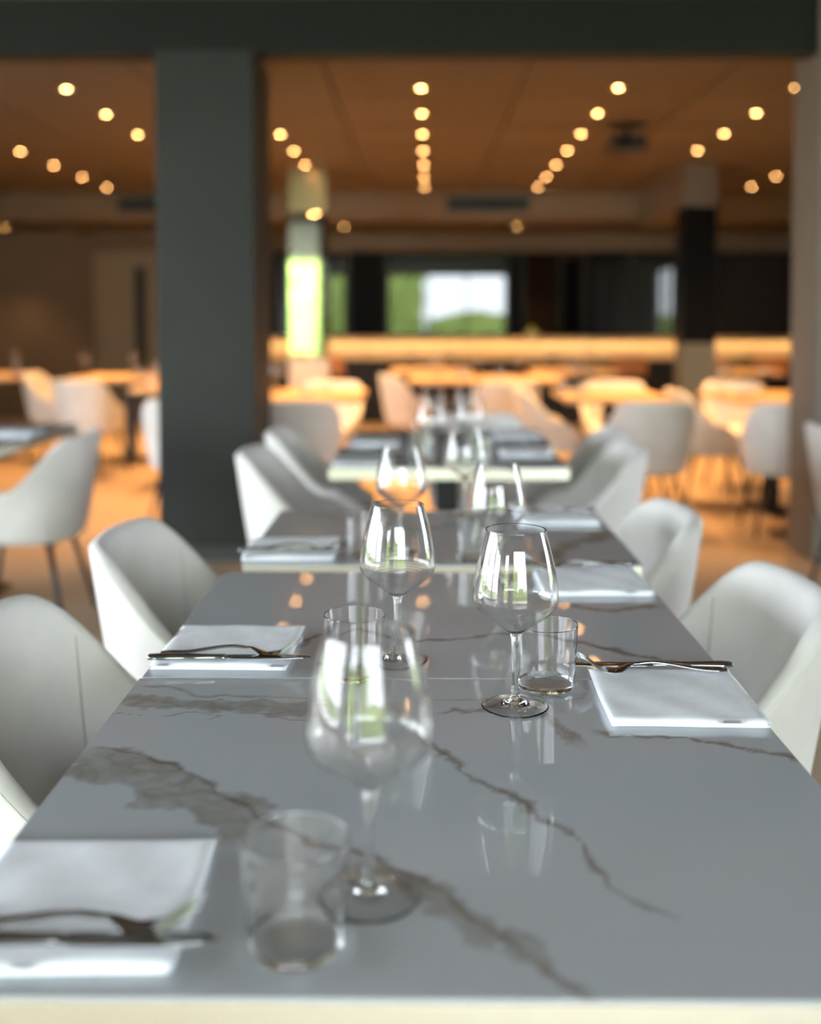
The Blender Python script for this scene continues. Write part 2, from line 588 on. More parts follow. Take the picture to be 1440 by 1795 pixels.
# veins of the slabs, in metres on the floor plan: (points, half width of line, strength, band half width at start/end)
VEINS = [
    ([(-0.424, 1.199), (-0.38, 1.185), (-0.32, 1.16), (-0.267, 1.125), (-0.218, 1.09), (-0.175, 1.04), (-0.141, 0.993), (-0.093, 0.955), (-0.04, 0.932), (-0.009, 0.909), (0.025, 0.872), (0.043, 0.838), (0.063, 0.799), (0.09, 0.767), (0.113, 0.747), (0.14, 0.725)], 0.0055, 0.75, None),
    ([(-0.40, 1.165), (-0.33, 1.130), (-0.27, 1.09), (-0.22, 1.055), (-0.18, 1.01), (-0.15, 0.97)], 0.003, 0.2, (0.042, 0.035)),
    ([(-0.06, 0.925), (-0.009, 0.893), (0.025, 0.858), (0.05, 0.82), (0.08, 0.78), (0.135, 0.729)], 0.003, 0.2, (0.026, 0.007)),
    ([(-0.386, 1.322), (-0.318, 1.315), (-0.25, 1.302), (-0.193, 1.306), (-0.139, 1.300), (-0.05, 1.30)], 0.003, 0.15, (0.016, 0.022)),
    ([(-0.378, 1.378), (-0.337, 1.369), (-0.29, 1.344), (-0.235, 1.344), (-0.153, 1.335), (-0.06, 1.33)], 0.004, 0.55, None),
    ([(-0.386, 1.284), (-0.32, 1.273), (-0.286, 1.277), (-0.24, 1.283), (-0.16, 1.27), (-0.1, 1.272)], 0.003, 0.55, None),
    ([(-0.37, 1.33), (-0.31, 1.31), (-0.29, 1.285), (-0.25, 1.27), (-0.27, 1.245)], 0.0025, 0.5, None),
    ([(-0.03, 1.32), (0.005, 1.199), (0.032, 1.129), (0.073, 1.087), (0.109, 1.029), (0.135, 0.988), (0.155, 0.96), (0.163, 0.914), (0.171, 0.877), (0.19, 0.855), (0.216, 0.834)], 0.004, 0.7, (0.006, 0.002)),
    ([(0.016, 1.292), (0.066, 1.307), (0.117, 1.317), (0.158, 1.298), (0.178, 1.233), (0.189, 1.199)], 0.003, 0.55, (0.004, 0.010)),
    ([(0.0, 1.33), (0.08, 1.335), (0.16, 1.345), (0.23, 1.33)], 0.0025, 0.45, None),
    ([(0.21, 1.235), (0.256, 1.216), (0.306, 1.204), (0.349, 1.191), (0.388, 1.17), (0.425, 1.155)], 0.0035, 0.7, (0.003, 0.007)),
    ([(-0.19, 1.53), (-0.158, 1.60), (-0.107, 1.645), (-0.015, 1.585), (0.054, 1.592), (0.126, 1.618), (0.195, 1.608), (0.251, 1.57), (0.302, 1.524), (0.345, 1.49), (0.385, 1.473), (0.425, 1.452)], 0.0055, 0.85, (0.004, 0.007)),
    ([(0.20, 1.80), (0.256, 1.788), (0.307, 1.745), (0.339, 1.759), (0.40, 1.785)], 0.005, 0.5, (0.006, 0.012)),
    ([(-0.39, 1.50), (-0.28, 1.52), (-0.19, 1.53)], 0.005, 0.5, (0.012, 0.02)),
    ([(0.26, 2.12), (0.283, 2.187), (0.325, 2.271), (0.368, 2.312), (0.417, 2.375), (0.45, 2.42)], 0.006, 0.5, (0.02, 0.03)),
    ([(-0.3, 2.66), (-0.12, 2.5), (0.02, 2.45), (0.2, 2.6)], 0.005, 0.4, (0.004, 0.01)),
    ([(-0.25, 3.5), (0.0, 3.75), (0.2, 3.8), (0.5, 4.05)], 0.006, 0.5, (0.01, 0.01)),
    ([(-0.25, 4.5), (0.1, 4.3), (0.5, 4.55)], 0.006, 0.5, (0.01, 0.01)),
]


def slab_mesh(cx, cy, wx, wy, step):
    nx, ny = int(wx / step), int(wy / step)
    gx = np.linspace(-wx / 2, wx / 2, nx + 1)
    gy = np.linspace(-wy / 2, wy / 2, ny + 1)
    X, Y = np.meshgrid(gx, gy)
    PX, PY = X + cx, Y + cy
    wxp = PX + 0.011 * vnoise(PX, PY, 22, 1) + 0.005 * vnoise(PX, PY, 60, 2)
    wyp = PY + 0.011 * vnoise(PX, PY, 22, 3) + 0.005 * vnoise(PX, PY, 60, 4)
    line = np.zeros(X.shape)
    band = np.zeros(X.shape)
    for pts, hw, s, bw in VEINS:
        d, al = poly_dist(wxp, wyp, pts)
        fade = np.clip(np.minimum(al, 1 - al) * 9 + 0.25, 0, 1)
        hw_ = hw * (0.75 + 0.5 * vnoise(PX, PY, 30, 7))
        line = np.maximum(line, s * fade * np.clip(1.35 - d / np.maximum(hw_, 0.001), 0, 1))
        if bw:
            b_ = bw[0] + (bw[1] - bw[0]) * al
            d2 = d + 0.4 * b_ * vnoise(PX, PY, 40, 9) + 0.006 * vnoise(PX, PY, 90, 11)
            band = np.maximum(band, fade * 0.8 * np.clip((b_ - d2) / 0.006 + 0.3, 0, 1))
            edge = np.abs(d2 - b_)
            line = np.maximum(line, 0.5 * fade * np.clip(1 - edge / 0.003, 0, 1) * (vnoise(PX, PY, 18, 13) > -0.1))
            cr = np.abs(vnoise(PX + 0.01 * vnoise(PX, PY, 40, 21), PY, 34, 15))
            line = np.maximum(line, 0.4 * band * np.clip(1 - cr / 0.10, 0, 1))
    n = X.size
    T = 0.004
    vs_ = np.zeros((n, 3))
    vs_[:, 0], vs_[:, 1], vs_[:, 2] = X.ravel(), Y.ravel(), 0.0
    fs = []
    W = nx + 1
    for j in range(ny):
        for i in range(nx):
            a = j * W + i
            fs.append((a, a + 1, a + W + 1, a + W))
    rim = [i for i in range(W)] + [j * W + nx for j in range(1, ny + 1)] + [ny * W + i for i in range(nx - 1, -1, -1)] + [j * W for j in range(ny - 1, 0, -1)]
    low = []
    vl = vs_.tolist()
    for r_ in rim:
        low.append(len(vl))
        vl.append([vs_[r_, 0], vs_[r_, 1], -T])
    for k in range(len(rim)):
        k2 = (k + 1) % len(rim)
        fs.append((rim[k], low[k], low[k2], rim[k2]))
    fs.append(tuple(low[::-1]))
    me = mesh('tabletop', vl, fs)
    for nm, A in (('vein_line', line), ('vein_band', band)):
        at = me.attributes.new(nm, 'FLOAT', 'POINT')
        vals = np.zeros(len(vl), dtype=np.float32)
        vals[:n] = A.ravel()
        at.data.foreach_set('value', vals)
    return me


def marble_table(cx, y0, y1, label, wx=0.8, zt=0.75, step=0.02):
    cy, wy = (y0 + y1) / 2, y1 - y0 - 0.003
    t = tag(empty('dining_table', (cx, cy, 0)), label, 'table', 'grey marble dining tables')
    obj('tabletop', slab_mesh(cx, cy, wx, wy, step), M['marble'], t, (0, 0, zt))
    hx, hy = wx / 2 - 0.0015, wy / 2 - 0.0015
    b = 0.02
    obj('edge_band', boxes_mesh('edge_band', [(-hx, hx, -hy, -hy + b, zt - 0.04, zt - 0.004), (-hx, hx, hy - b, hy, zt - 0.04, zt - 0.004),
        (-hx, -hx + b, -hy + b, hy - b, zt - 0.04, zt - 0.004), (hx - b, hx, -hy + b, hy - b, zt - 0.04, zt - 0.004)]), M['brass'], t)
    obj('underboard', box_mesh('underboard', -hx + b, hx - b, -hy + b, hy - b, zt - 0.034, zt - 0.006), M['black'], t)
    obj('pedestal', box_mesh('pedestal', -0.04, 0.04, -0.04, 0.04, 0.012, zt - 0.034, 0.004), M['black'], t)
    obj('base_plate', box_mesh('base_plate', -0.10, 0.10, -0.25, 0.25, 0, 0.012, 0.003), M['black'], t)
    return t


TABLES = [
    (0.018, 0.735, 1.413, 'nearest grey veined marble table with the blurred tumbler at its front', 0.0035),
    (0.02, 1.415, 2.021, 'second grey marble table from the viewer, under the sharp left wine glass', 0.0045),
    (0.042, 2.083, 2.684, 'third grey marble table from the viewer, set off by a bright gap', 0.006),
    (0.093, 3.47, 4.056, 'grey marble table beyond the gap in the row, its pale edge facing the viewer', 0.02),
    (0.115, 4.06, 4.646, 'farthest grey marble table of the middle row', 0.02),
    (-2.02, 4.3, 4.95, 'grey marble table at the left picture edge behind the grey chair back', 0.03),
    (-2.02, 3.62, 4.295, 'grey marble table left of the grey chair back, mostly beyond the picture edge', 0.03),
]
for cx, y0, y1, lab, st in TABLES:
    marble_table(cx, y0, y1, lab, step=st)


# ------------------------------------------------------------------ upholstered shell chair
def make_chair():
    root = tag(empty('dining_chair'), 'chair', 'chair')
    TM = R(128)
    n = 56
    def plan(th, a, b, p=2.5):
        s, c = math.sin(th), math.cos(th)
        r = (abs(s / a) ** p + abs(c / b) ** p) ** (-1 / p)
        return r * s, -r * c
    def top(th):
        t = abs(th)
        if t < R(100):
            return 0.57 + 0.21 * (1 - smooth01((t - R(34)) / R(56)))
        return 0.57 - 0.10 * smooth01((t - R(92)) / R(40))
    vs_, fs = [], []
    prof_n = None
    rim_pts = []
    for i in range(n + 1):
        th = -TM + 2 * TM * i / n
        h = top(th)
        ring = []
        endt = smooth01((TM - abs(th)) / R(16))
        tk = 0.012 + 0.026 * endt
        def outer(z):
            f = (z - 0.355) / (0.78 - 0.355)
            k = 0.76 + 0.24 * (max(f, 0) ** 0.8)
            return plan(th, 0.288 * k, 0.29 * k)
        # outer from the underside up
        x, y = plan(th, 0.288 * 0.70, 0.29 * 0.70)
        ring.append((x, y, 0.352))
        zs = [0.360, 0.372] + [0.372 + (h - 0.02 - 0.372) * q / 6 for q in range(1, 7)]
        for q, z in enumerate(zs):
            x, y = outer(z)
            if q == 0: x, y = x * 0.975, y * 0.975
            ring.append((x, y, z))
        xo, yo = outer(h)
        L = math.hypot(xo, yo)
        ux, uy = xo / L, yo / L
        for ang in (25, 60, 90, 120, 155):
            a = R(ang)
            off = -tk / 2 + tk / 2 * math.cos(a)
            ring.append((xo + ux * off, yo + uy * off, h - 0.02 + 0.02 * math.sin(a)))
        rim_pts.append((xo - ux * tk * 0.12, yo - uy * tk * 0.12, h - 0.006))
        for q in range(6, -1, -1):
            z = 0.41 + (h - 0.02 - 0.41) * q / 6
            x, y = outer(z)
            l2 = math.hypot(x, y)
            k = (l2 - tk * (1 + 0.5 * (1 - q / 6))) / l2
            ring.append((x * k, y * k, z))
        prof_n = len(ring)
        vs_ += ring
    for i in range(n):
        for j in range(prof_n - 1):
            a = i * prof_n + j
            fs.append((a, a + prof_n, a + prof_n + 1, a + 1))
    fs.append(tuple(range(prof_n)))
    fs.append(tuple(range(n * prof_n, (n + 1) * prof_n))[::-1])
    bm = bmesh.new()
    bv = [bm.verts.new(v) for v in vs_]
    for f in fs: bm.faces.new([bv[i] for i in f])
    # underside and seat pan
    cu = bm.verts.new((0, 0.0, 0.352))
    for i in range(n):
        bm.faces.new([bv[i * prof_n], bv[(i + 1) * prof_n], cu])
    bm.faces.new([bv[n * prof_n], bv[0], cu])
    sh = obj('shell', bm_mesh('shell', bm, True), M['fabric'], root)
    obj('piping', tube('piping', [(p[0] * 1.003, p[1] * 1.003, p[2] - 0.006) for p in rim_pts], 0.0022, 6), M['fabric'], sh)
    for s in (-1, 1):       # vertical seams on the inner face
        pts = []
        for q in range(9):
            th = s * R(52)
            h = top(th)
            z = 0.45 + (h - 0.03 - 0.45) * q / 8
            f = (z - 0.355) / 0.425
            k = 0.76 + 0.24 * (f ** 0.8)
            x, y = plan(th, 0.288 * k, 0.29 * k)
            l2 = math.hypot(x, y)
            kk = (l2 - 0.0385 * (1 + 0.5 * (1 - q / 8))) / l2
            pts.append((x * kk, y * kk, z))
        obj('seam', tube('seam', pts, 0.0012, 5), M['seam'], sh)
    # cushion
    vs_, fs = [], []
    m_ = 40
    prof = [(0.0, 0.452), (0.6, 0.455), (0.85, 0.45), (0.96, 0.438), (1.0, 0.415), (0.99, 0.39), (0.93, 0.365), (0.85, 0.352), (0.0, 0.352)]
    lay = []
    for r_, z in prof:
        if r_ == 0:
            lay.append([len(vs_)]); vs_.append((0, 0.03, z)); continue
        a0 = len(vs_)
        for k in range(m_):
            th = 2 * math.pi * k / m_
            x, y = plan(th, 0.222 * r_, 0.225 * r_, 2.8)
            vs_.append((x, y * (1.0 if y < 0 else 1.18) , z))
        lay.append(list(range(a0, a0 + m_)))
    for A, B in zip(lay[:-1], lay[1:]):
        for k in range(m_):
            k2 = (k + 1) % m_
            if len(A) == 1: fs.append((A[0], B[k], B[k2]))
            elif len(B) == 1: fs.append((A[k], A[k2], B[0]))
            else: fs.append((A[k], B[k], B[k2], A[k2]))
    bm = bmesh.new()
    bv = [bm.verts.new(v) for v in vs_]
    for f in fs: bm.faces.new([bv[i] for i in f])
    obj('seat_cushion', bm_mesh('seat_cushion', bm, True), M['fabric'], root)
    obj('under_frame', boxes_mesh('under_frame', [(-0.15, 0.15, -0.15, -0.12, 0.335, 0.353), (-0.15, 0.15, 0.14, 0.17, 0.335, 0.353), (-0.015, 0.015, -0.12, 0.14, 0.335, 0.353)]), M['black'], root)
    for sx in (-1, 1):
        for y0, y1 in ((-0.135, -0.215), (0.155, 0.225)):
            obj('leg', tube('leg', [(sx * 0.135, y0, 0.345), (sx * 0.205, y1, 0.0)], [0.0135, 0.009], 10), M['black'], root)
    return Proto(root)


CH = make_chair()
GA, GB = 'cream chairs along the marble tables', 'cream chairs in the warm lit room'
LEFT, RIGHT, AWAY, TOWARD = R(90), R(-90), 0.0, R(180)     # the way a chair faces
CHAIRS = [
    # along the middle row
    (-0.43, 1.57, RIGHT, 'large cream chair cut by the left picture edge beside the nearest table', GA),
    (-0.41, 2.27, RIGHT, 'cream chair left of the second marble table, below the grey pillar', GA),
    (-0.36, 3.72, RIGHT, 'white lit cream chair on the left of the far marble table, nearer of two', GA),
    (-0.36, 4.40, RIGHT, 'cream chair on the left of the far marble table, farther of two', GA),
    (0.41, 1.83, LEFT, 'cream chair on the right nearest the viewer, beside the front right napkin', GA),
    (0.38, 2.55, LEFT, 'cream chair second on the right, beside the second right napkin', GA),
    (0.53, 3.84, LEFT, 'cream chair on the right of the far marble table, nearer of two', GA),
    (0.58, 4.46, LEFT, 'cream chair on the right of the far marble table, farther of two', GA),
    (0.27, 4.95, R(178), 'grey looking chair at the far end of the middle row behind the glasses', GA),
    (-1.62, 4.30, LEFT, 'grey looking chair back at the left edge with black legs showing', GA),
    (2.0, 4.62, RIGHT, 'grey looking chair cut by the right picture edge with one black leg', GA),
    # warm room
    (-1.40, 6.35, AWAY, 'grey looking chair half hidden by the left side of the pillar', GB),
    (-0.72, 6.30, AWAY, 'grey looking chair back just right of the pillar', GB),
    (-0.70, 7.75, R(170), 'orange lit chair behind the wooden table right of the pillar', GB),
    (-0.06, 9.00, R(-70), 'peach lit chair at the left end of the long wooden table in the middle', GB),
    (0.66, 8.30, R(6), 'peach lit chair back in front of the long wooden table in the middle', GB),
    (0.92, 7.2, RIGHT, 'shaded chair at the left side of the wooden table on the right', GB),
    (1.33, 6.22, R(4), 'grey looking chair back, left one of two in front of the right hand tables', GB),
    (1.45, 7.80, R(176), 'orange lit chair facing the viewer behind the right hand wooden table', GB),
    (1.93, 7.05, RIGHT, 'shaded chair between the two right hand wooden tables', GB),
    (2.12, 6.15, R(-5), 'grey looking chair back beside the right pier', GB),
    (2.36, 7.75, R(184), 'orange lit chair facing the viewer nearest the right pier', GB),
    (-2.62, 8.35, R(-14), 'peach lit chair back in the left part of the warm room', GB),
    (-3.2, 9.25, RIGHT, 'orange lit chair at the left end of the wooden table by the far left wall', GB),
    (-3.85, 8.70, R(-80), 'peach chair cut by the left picture edge in the warm room', GB),
]
for x, y, rz, lab, g in CHAIRS:
    CH.place((x, y, 0), rz, lab, g)


# ------------------------------------------------------------------ wooden tables of the warm room
def wood_table(cx, cy, wx, wy, label):
    t = tag(empty('wooden_table', (cx, cy, 0)), label, 'table', 'wooden tables in the warm room')
    obj('tabletop', box_mesh('tabletop', -wx / 2, wx / 2, -wy / 2, wy / 2, 0.715, 0.75, 0.006), M['oak'], t)
    obj('pedestal', box_mesh('pedestal', -0.04, 0.04, -0.04, 0.04, 0.012, 0.715, 0.004), M['black'], t)
    obj('base_plate', box_mesh('base_plate', -0.09, 0.09, -0.25, 0.25, 0, 0.012, 0.003), M['black'], t)


wood_table(-0.80, 7.05, 0.85, 0.85, 'wooden table just right of the pillar')
wood_table(0.55, 9.05, 1.3, 0.8, 'long wooden table in the middle of the warm room')
wood_table(1.25, 7.00, 0.66, 0.85, 'wooden table on the right, left one of two')
wood_table(2.31, 6.92, 0.75, 0.85, 'wooden table on the right next to the right pier')
wood_table(-2.55, 9.25, 0.9, 0.8, 'wooden table with glasses near the left door')
wood_table(-4.0, 9.5, 0.9, 0.8, 'wooden table at the left picture edge in the warm room')
wood_table(-1.75, 7.9, 0.7, 0.7, 'wooden table peeking out left of the pillar')
wood_table(0.1, 10.6, 0.8, 0.7, 'wooden table before the bar, left of the middle')
wood_table(1.5, 10.5, 0.8, 0.7, 'wooden table before the bar, left of the black column')
wood_table(3.05, 10.4, 0.8, 0.7, 'wooden table before the bar, right of the black column')


# ------------------------------------------------------------------ glasses
def make_wine():
    root = tag(empty('wine_glass'), 'wine glass', 'wine glass')
    op = [(0.0, 0.0925), (0.006, 0.0930), (0.016, 0.0998), (0.030, 0.1096), (0.042, 0.1188), (0.0500, 0.1268), (0.0534, 0.1342), (0.0540, 0.1420),
          (0.0532, 0.1530), (0.0510, 0.1680), (0.0480, 0.1840), (0.0440, 0.2010), (0.0402, 0.2150), (0.0374, 0.2245), (0.0371, 0.2252)]
    # refine the profile with a Catmull-Rom pass
    P = []
    for i in range(len(op) - 1):
        p0, p1, p2, p3 = op[max(i - 1, 0)], op[i], op[i + 1], op[min(i + 2, len(op) - 1)]
        for q in range(3):
            t = q / 3
            P.append(tuple(0.5 * (2 * p1[k] + (p2[k] - p0[k]) * t + (2 * p0[k] - 5 * p1[k] + 4 * p2[k] - p3[k]) * t * t + (3 * p1[k] - p0[k] - 3 * p2[k] + p3[k]) * t ** 3) for k in (0, 1)))
    P.append(op[-1])
    P[0] = op[0]
    P = [(max(r, 0.0), z) for r, z in P]
    inner = []
    for i, (r, z) in enumerate(P):
        a, b = P[max(i - 1, 0)], P[min(i + 1, len(P) - 1)]
        dx, dz = b[0] - a[0], b[1] - a[1]
        l = math.hypot(dx, dz) or 1
        th = 0.0010 if z > 0.10 else 0.0010 + 0.0012 * (1 - (z - 0.0925) / 0.0075)
        inner.append((max(r - dz / l * th, 0.0), z + dx / l * th))
    inner[0] = (0.0, 0.0955)
    inner = [p for i, p in enumerate(inner) if i == 0 or (p[0] > 0.0005 and p[1] > 0.0953)]
    obj('bowl', lathe('bowl', P + inner[::-1], 64, support=0.0006), M['bowl'], root)
    sp = [(0.0, 0.0935), (0.0062, 0.0932), (0.0055, 0.0895), (0.0046, 0.083), (0.0041, 0.070), (0.0039, 0.045), (0.0043, 0.025), (0.0056, 0.0165), (0.0072, 0.0128), (0.0072, 0.0120), (0.0, 0.0120)]
    obj('stem', lathe('stem', sp, 24, support=0.0005), M['clear'], root)
    fp = [(0.0, 0.0122), (0.007, 0.0120), (0.010, 0.0102), (0.015, 0.0078), (0.025, 0.0050), (0.036, 0.0031), (0.0412, 0.0026), (0.0425, 0.0014), (0.0416, 0.0002), (0.0385, 0.0002), (0.036, 0.0007), (0.027, 0.0022), (0.018, 0.0036), (0.010, 0.0043), (0.0, 0.0044)]
    obj('foot', lathe('foot', fp, 64, support=0.0004), M['disc'], root)
    return Proto(root)


def make_tumbler():
    root = tag(empty('tumbler'), 'tumbler', 'tumbler')
    H = 0.086
    wall = [(0.0378, 0.009), (0.0386, 0.02), (0.0404, 0.05), (0.0422, H - 0.001), (0.0417, H), (0.0411, H - 0.001), (0.0392, 0.05), (0.0373, 0.02), (0.0364, 0.0095)]
    obj('wall', lathe('wall', wall, 64, closed=True, support=0.0005), M['tumbler'], root)
    base = [(0.0, 0.0002), (0.030, 0.0002), (0.0345, 0.0006), (0.0368, 0.0025), (0.0376, 0.0088), (0.0366, 0.0092), (0.033, 0.0072), (0.02, 0.0062), (0.0, 0.006)]
    obj('base', lathe('base', base, 64, support=0.0005), M['disc'], root)
    return Proto(root)


WG, TB = make_wine(), make_tumbler()
GW, GT = 'wine glasses', 'water tumblers'
z0 = 0.7502
WINES = [
    (-0.043, 0.870, 'blurred wine glass nearest the viewer'),
    (0.119, 1.311, 'sharp wine glass in focus, with a tumbler beside its stem on the right'),
    (-0.033, 1.490, 'sharp wine glass left of the focused one, standing on the second table'),
    (0.141, 1.930, 'blurred wine glass behind the focused right wine glass'),
    (-0.041, 2.200, 'blurred wine glass directly behind the sharp left wine glass'),
    (0.111, 2.620, 'wine glass at the far end of the third marble table'),
    (0.035, 3.60, 'wine glass on the front left of the table beyond the gap'),
    (0.175, 3.72, 'wine glass on the front right of the table beyond the gap'),
    (0.05, 4.22, 'wine glass on the left of the farthest marble table'),
    (0.19, 4.38, 'wine glass on the right of the farthest marble table'),
]
for x, y, lab in WINES:
    WG.place((x, y, z0), random.uniform(0, 6), lab, GW)
TUMB = [
    (-0.097, 0.800, 'large blurred tumbler at the front beside the nearest wine glass'),
    (0.166, 1.382, 'sharp tumbler behind the focused wine glass, beside the knife tip'),
    (-0.090, 1.424, 'tumbler left of the sharp left wine glass, behind the nearest bowl'),
    (0.112, 2.130, 'tumbler at the front of the third table, right of the middle'),
    (-0.115, 2.160, 'tumbler at the front of the third table beside the left napkin'),
    (0.00, 3.70, 'tumbler on the left of the table beyond the gap'),
    (0.205, 3.60, 'tumbler on the right of the table beyond the gap'),
    (0.00, 4.30, 'tumbler on the left of the farthest marble table'),
    (0.22, 4.25, 'tumbler on the right of the farthest marble table'),
]
for x, y, lab in TUMB:
    TB.place((x, y, z0), random.uniform(0, 6), lab, GT)
FAR_SETS = [
    (-0.80, 7.05, 'the wooden table just right of the pillar', [(-0.18, 0.05), (0.15, 0.2)], [(0.05, -0.15)]),
    (0.55, 9.05, 'the long wooden table in the middle', [(-0.4, 0.1), (-0.05, 0.05), (0.3, 0.12)], [(-0.2, -0.1), (0.12, -0.1)]),
    (1.25, 7.00, 'the left of the two right hand wooden tables', [(-0.12, 0.2)], [(-0.22, -0.1), (-0.30, 0.1)]),
    (2.31, 6.92, 'the wooden table next to the right pier', [(-0.3, 0.1), (-0.02, 0.15)], [(-0.25, -0.12), (-0.14, 0.05)]),
    (-2.55, 9.25, 'the wooden table near the left door', [(-0.4, 0.0), (0.0, 0.1), (0.3, 0.2)], [(0.08, -0.1), (0.2, 0.0)]),
    (-4.0, 9.5, 'the wooden table at the left picture edge', [(0.3, 0.1)], [(0.38, -0.1)]),
    (-1.75, 7.9, 'the wooden table peeking out left of the pillar', [(-0.2, 0.0)], [(-0.25, -0.2)]),
    (0.1, 10.6, 'the table before the bar left of the middle', [(-0.2, 0.0), (0.2, 0.1)], [(0.0, 0.0)]),
    (1.5, 10.5, 'the table before the bar left of the black column', [(-0.2, 0.0), (0.2, 0.1)], [(0.0, 0.0)]),
    (3.05, 10.4, 'the table before the bar right of the black column', [(-0.2, 0.0), (0.2, 0.1)], [(0.0, 0.0)]),
]
SIDE = {1: [''], 2: ['left ', 'right '], 3: ['left ', 'middle ', 'right ']}
for cx, cy, where, ws, ts in FAR_SETS:
    for k, (dx, dy) in enumerate(ws):
        WG.place((cx + dx, cy + dy, z0), random.uniform(0, 6), SIDE[len(ws)][k] + 'small wine glass on ' + where, GW)
    for k, (dx, dy) in enumerate(sorted(ts)):
        TB.place((cx + dx, cy + dy, z0), random.uniform(0, 6), SIDE[len(ts)][k] + 'small tumbler on ' + where, GT)


# ------------------------------------------------------------------ napkins and cutlery
def make_napkin(seed):
    rng = random.Random(seed)
    S, n = 0.192, 28
    T = 0.011
    layers = 2
    root = None
    bm = bmesh.new()
    ph = [rng.uniform(0, 6) for _ in range(4)]
    for L in range(layers):
        zb = T * L / layers
        zt = T * (L + 1) / layers - 0.0003
        sh = [0.0015 * L, 0.0]
        half = S / 2 - 0.0014 * (layers - 1 - L)
        top, bot = [], []
        for j in range(n + 1):
            for i in range(n + 1):
                u, v = -1 + 2 * i / n, -1 + 2 * j / n
                wob = 1 + 0.006 * math.sin(3 * v + ph[0]) if abs(u) > 0.99 else 1
                x, y = u * half * wob + sh[0], v * half * (1 + (0.006 * math.sin(3 * u + ph[1]) if abs(v) > 0.99 else 0)) + sh[1]
                wv = 0.0010 * math.sin(7 * u + ph[2]) * math.sin(5 * v + ph[3]) + 0.0012 * math.sin(4 * u - 3 * v + ph[1])
                e = max(abs(u), abs(v))
                wv *= L * (1 - 0.8 * smooth01((e - 0.8) / 0.2))
                dr = 0.5 * (zt - zb) * smooth01((e - 0.93) / 0.07)
                lift = 0.0008 * smooth01((u - 0.55) / 0.45) * smooth01((v - 0.2) / 0.8) * (L + 1) / layers
                top.append(bm.verts.new((x, y, zt - dr + wv + lift)))
                bot.append(bm.verts.new((x, y, zb + dr * 0.9 + lift * L / layers)))
        W = n + 1
        for j in range(n):
            for i in range(n):
                a = j * W + i
                bm.faces.new((top[a], top[a + 1], top[a + W + 1], top[a + W]))
                bm.faces.new((bot[a], bot[a + W], bot[a + W + 1], bot[a + 1]))
        rim = list(range(W)) + [j * W + n for j in range(1, W)] + [n * W + i for i in range(n - 1, -1, -1)] + [j * W for j in range(n - 1, 0, -1)]
        for k in range(len(rim)):
            k2 = (k + 1) % len(rim)
            bm.faces.new((top[rim[k]], bot[rim[k]], bot[rim[k2]], top[rim[k2]]))
    me = bm_mesh('napkin', bm, False)
    for p in me.polygons:
        p.use_smooth = True
    return me


def loft(name, sections, smooth=True):
    """sections: (x, half width, z middle, half thickness) along x -> flattened bar"""
    vs_, fs = [], []
    seg = 12
    for x, hw, z, ht in sections:
        for k in range(seg):
            a = 2 * math.pi * k / seg
            c, s = math.cos(a), math.sin(a)
            vs_.append((x, hw * math.copysign(abs(c) ** 0.7, c), z + ht * math.copysign(abs(s) ** 0.8, s)))
    n = len(sections)
    for i in range(n - 1):
        for k in range(seg):
            k2 = (k + 1) % seg
            fs.append((i * seg + k, i * seg + k2, (i + 1) * seg + k2, (i + 1) * seg + k))
    fs.append(tuple(range(seg))[::-1])
    fs.append(tuple(range((n - 1) * seg, n * seg)))
    bm = bmesh.new()
    bv = [bm.verts.new(v) for v in vs_]
    for f in fs: bm.faces.new([bv[i] for i in f])
    return bm_mesh(name, bm, smooth)


def interp(keys, s):
    for (a, va), (b, vb) in zip(keys[:-1], keys[1:]):
        if s <= b:
            t = smooth01((s - a) / (b - a))
            return va + (vb - va) * t
    return keys[-1][1]


def make_fork():
    root = tag(empty('fork'), 'fork', 'fork')
    zk = [(0, 0.0026), (0.02, 0.0032), (0.105, 0.0135), (0.125, 0.0120), (0.150, 0.0022), (0.162, 0.0030), (0.203, 0.0240)]
    wk = [(0, 0.0070), (0.012, 0.0095), (0.05, 0.0062), (0.10, 0.0036), (0.125, 0.0040), (0.148, 0.0120), (0.162, 0.0128)]
    sec = []
    for q in range(49):
        s = 0.162 * q / 48
        ht = 0.0019 if s < 0.12 else 0.0013
        sec.append((s, interp(wk, s), interp(zk, s), ht))
    obj('handle', loft('handle', sec), M['steel'], root)
    bm_s = []
    for k in range(4):
        y0 = -0.0102 + 0.0068 * k
        sec = []
        for q in range(11):
            s = 0.158 + 0.045 * q / 10
            sec.append((s, 0.0018 * (1 - 0.55 * (q / 10) ** 2), interp(zk, s), 0.0011))
        me = loft('tine', sec)
        for v in me.vertices: v.co.y += y0
        obj('tine', me, M['steel'], root)
    return Proto(root)


def make_knife():
    root = tag(empty('knife'), 'knife', 'knife')
    wk = [(0, 0.0075), (0.012, 0.0100), (0.06, 0.0078), (0.098, 0.0062), (0.108, 0.0070)]
    sec = [(0.108 * q / 30, interp(wk, 0.108 * q / 30), 0.0040, 0.0034) for q in range(31)]
    obj('handle', loft('handle', sec), M['steel'], root)
    bk = [(0.104, 0.0060), (0.116, 0.0092), (0.19, 0.0100), (0.215, 0.0075), (0.228, 0.0012)]
    sec = [(0.104 + 0.124 * q / 24, interp(bk, 0.104 + 0.124 * q / 24), 0.0040, 0.0012) for q in range(25)]
    obj('blade', loft('blade', sec), M['steel'], root)
    return Proto(root)


FK, KN = make_fork(), make_knife()
NM = [make_napkin(s) for s in (3, 5, 8)]
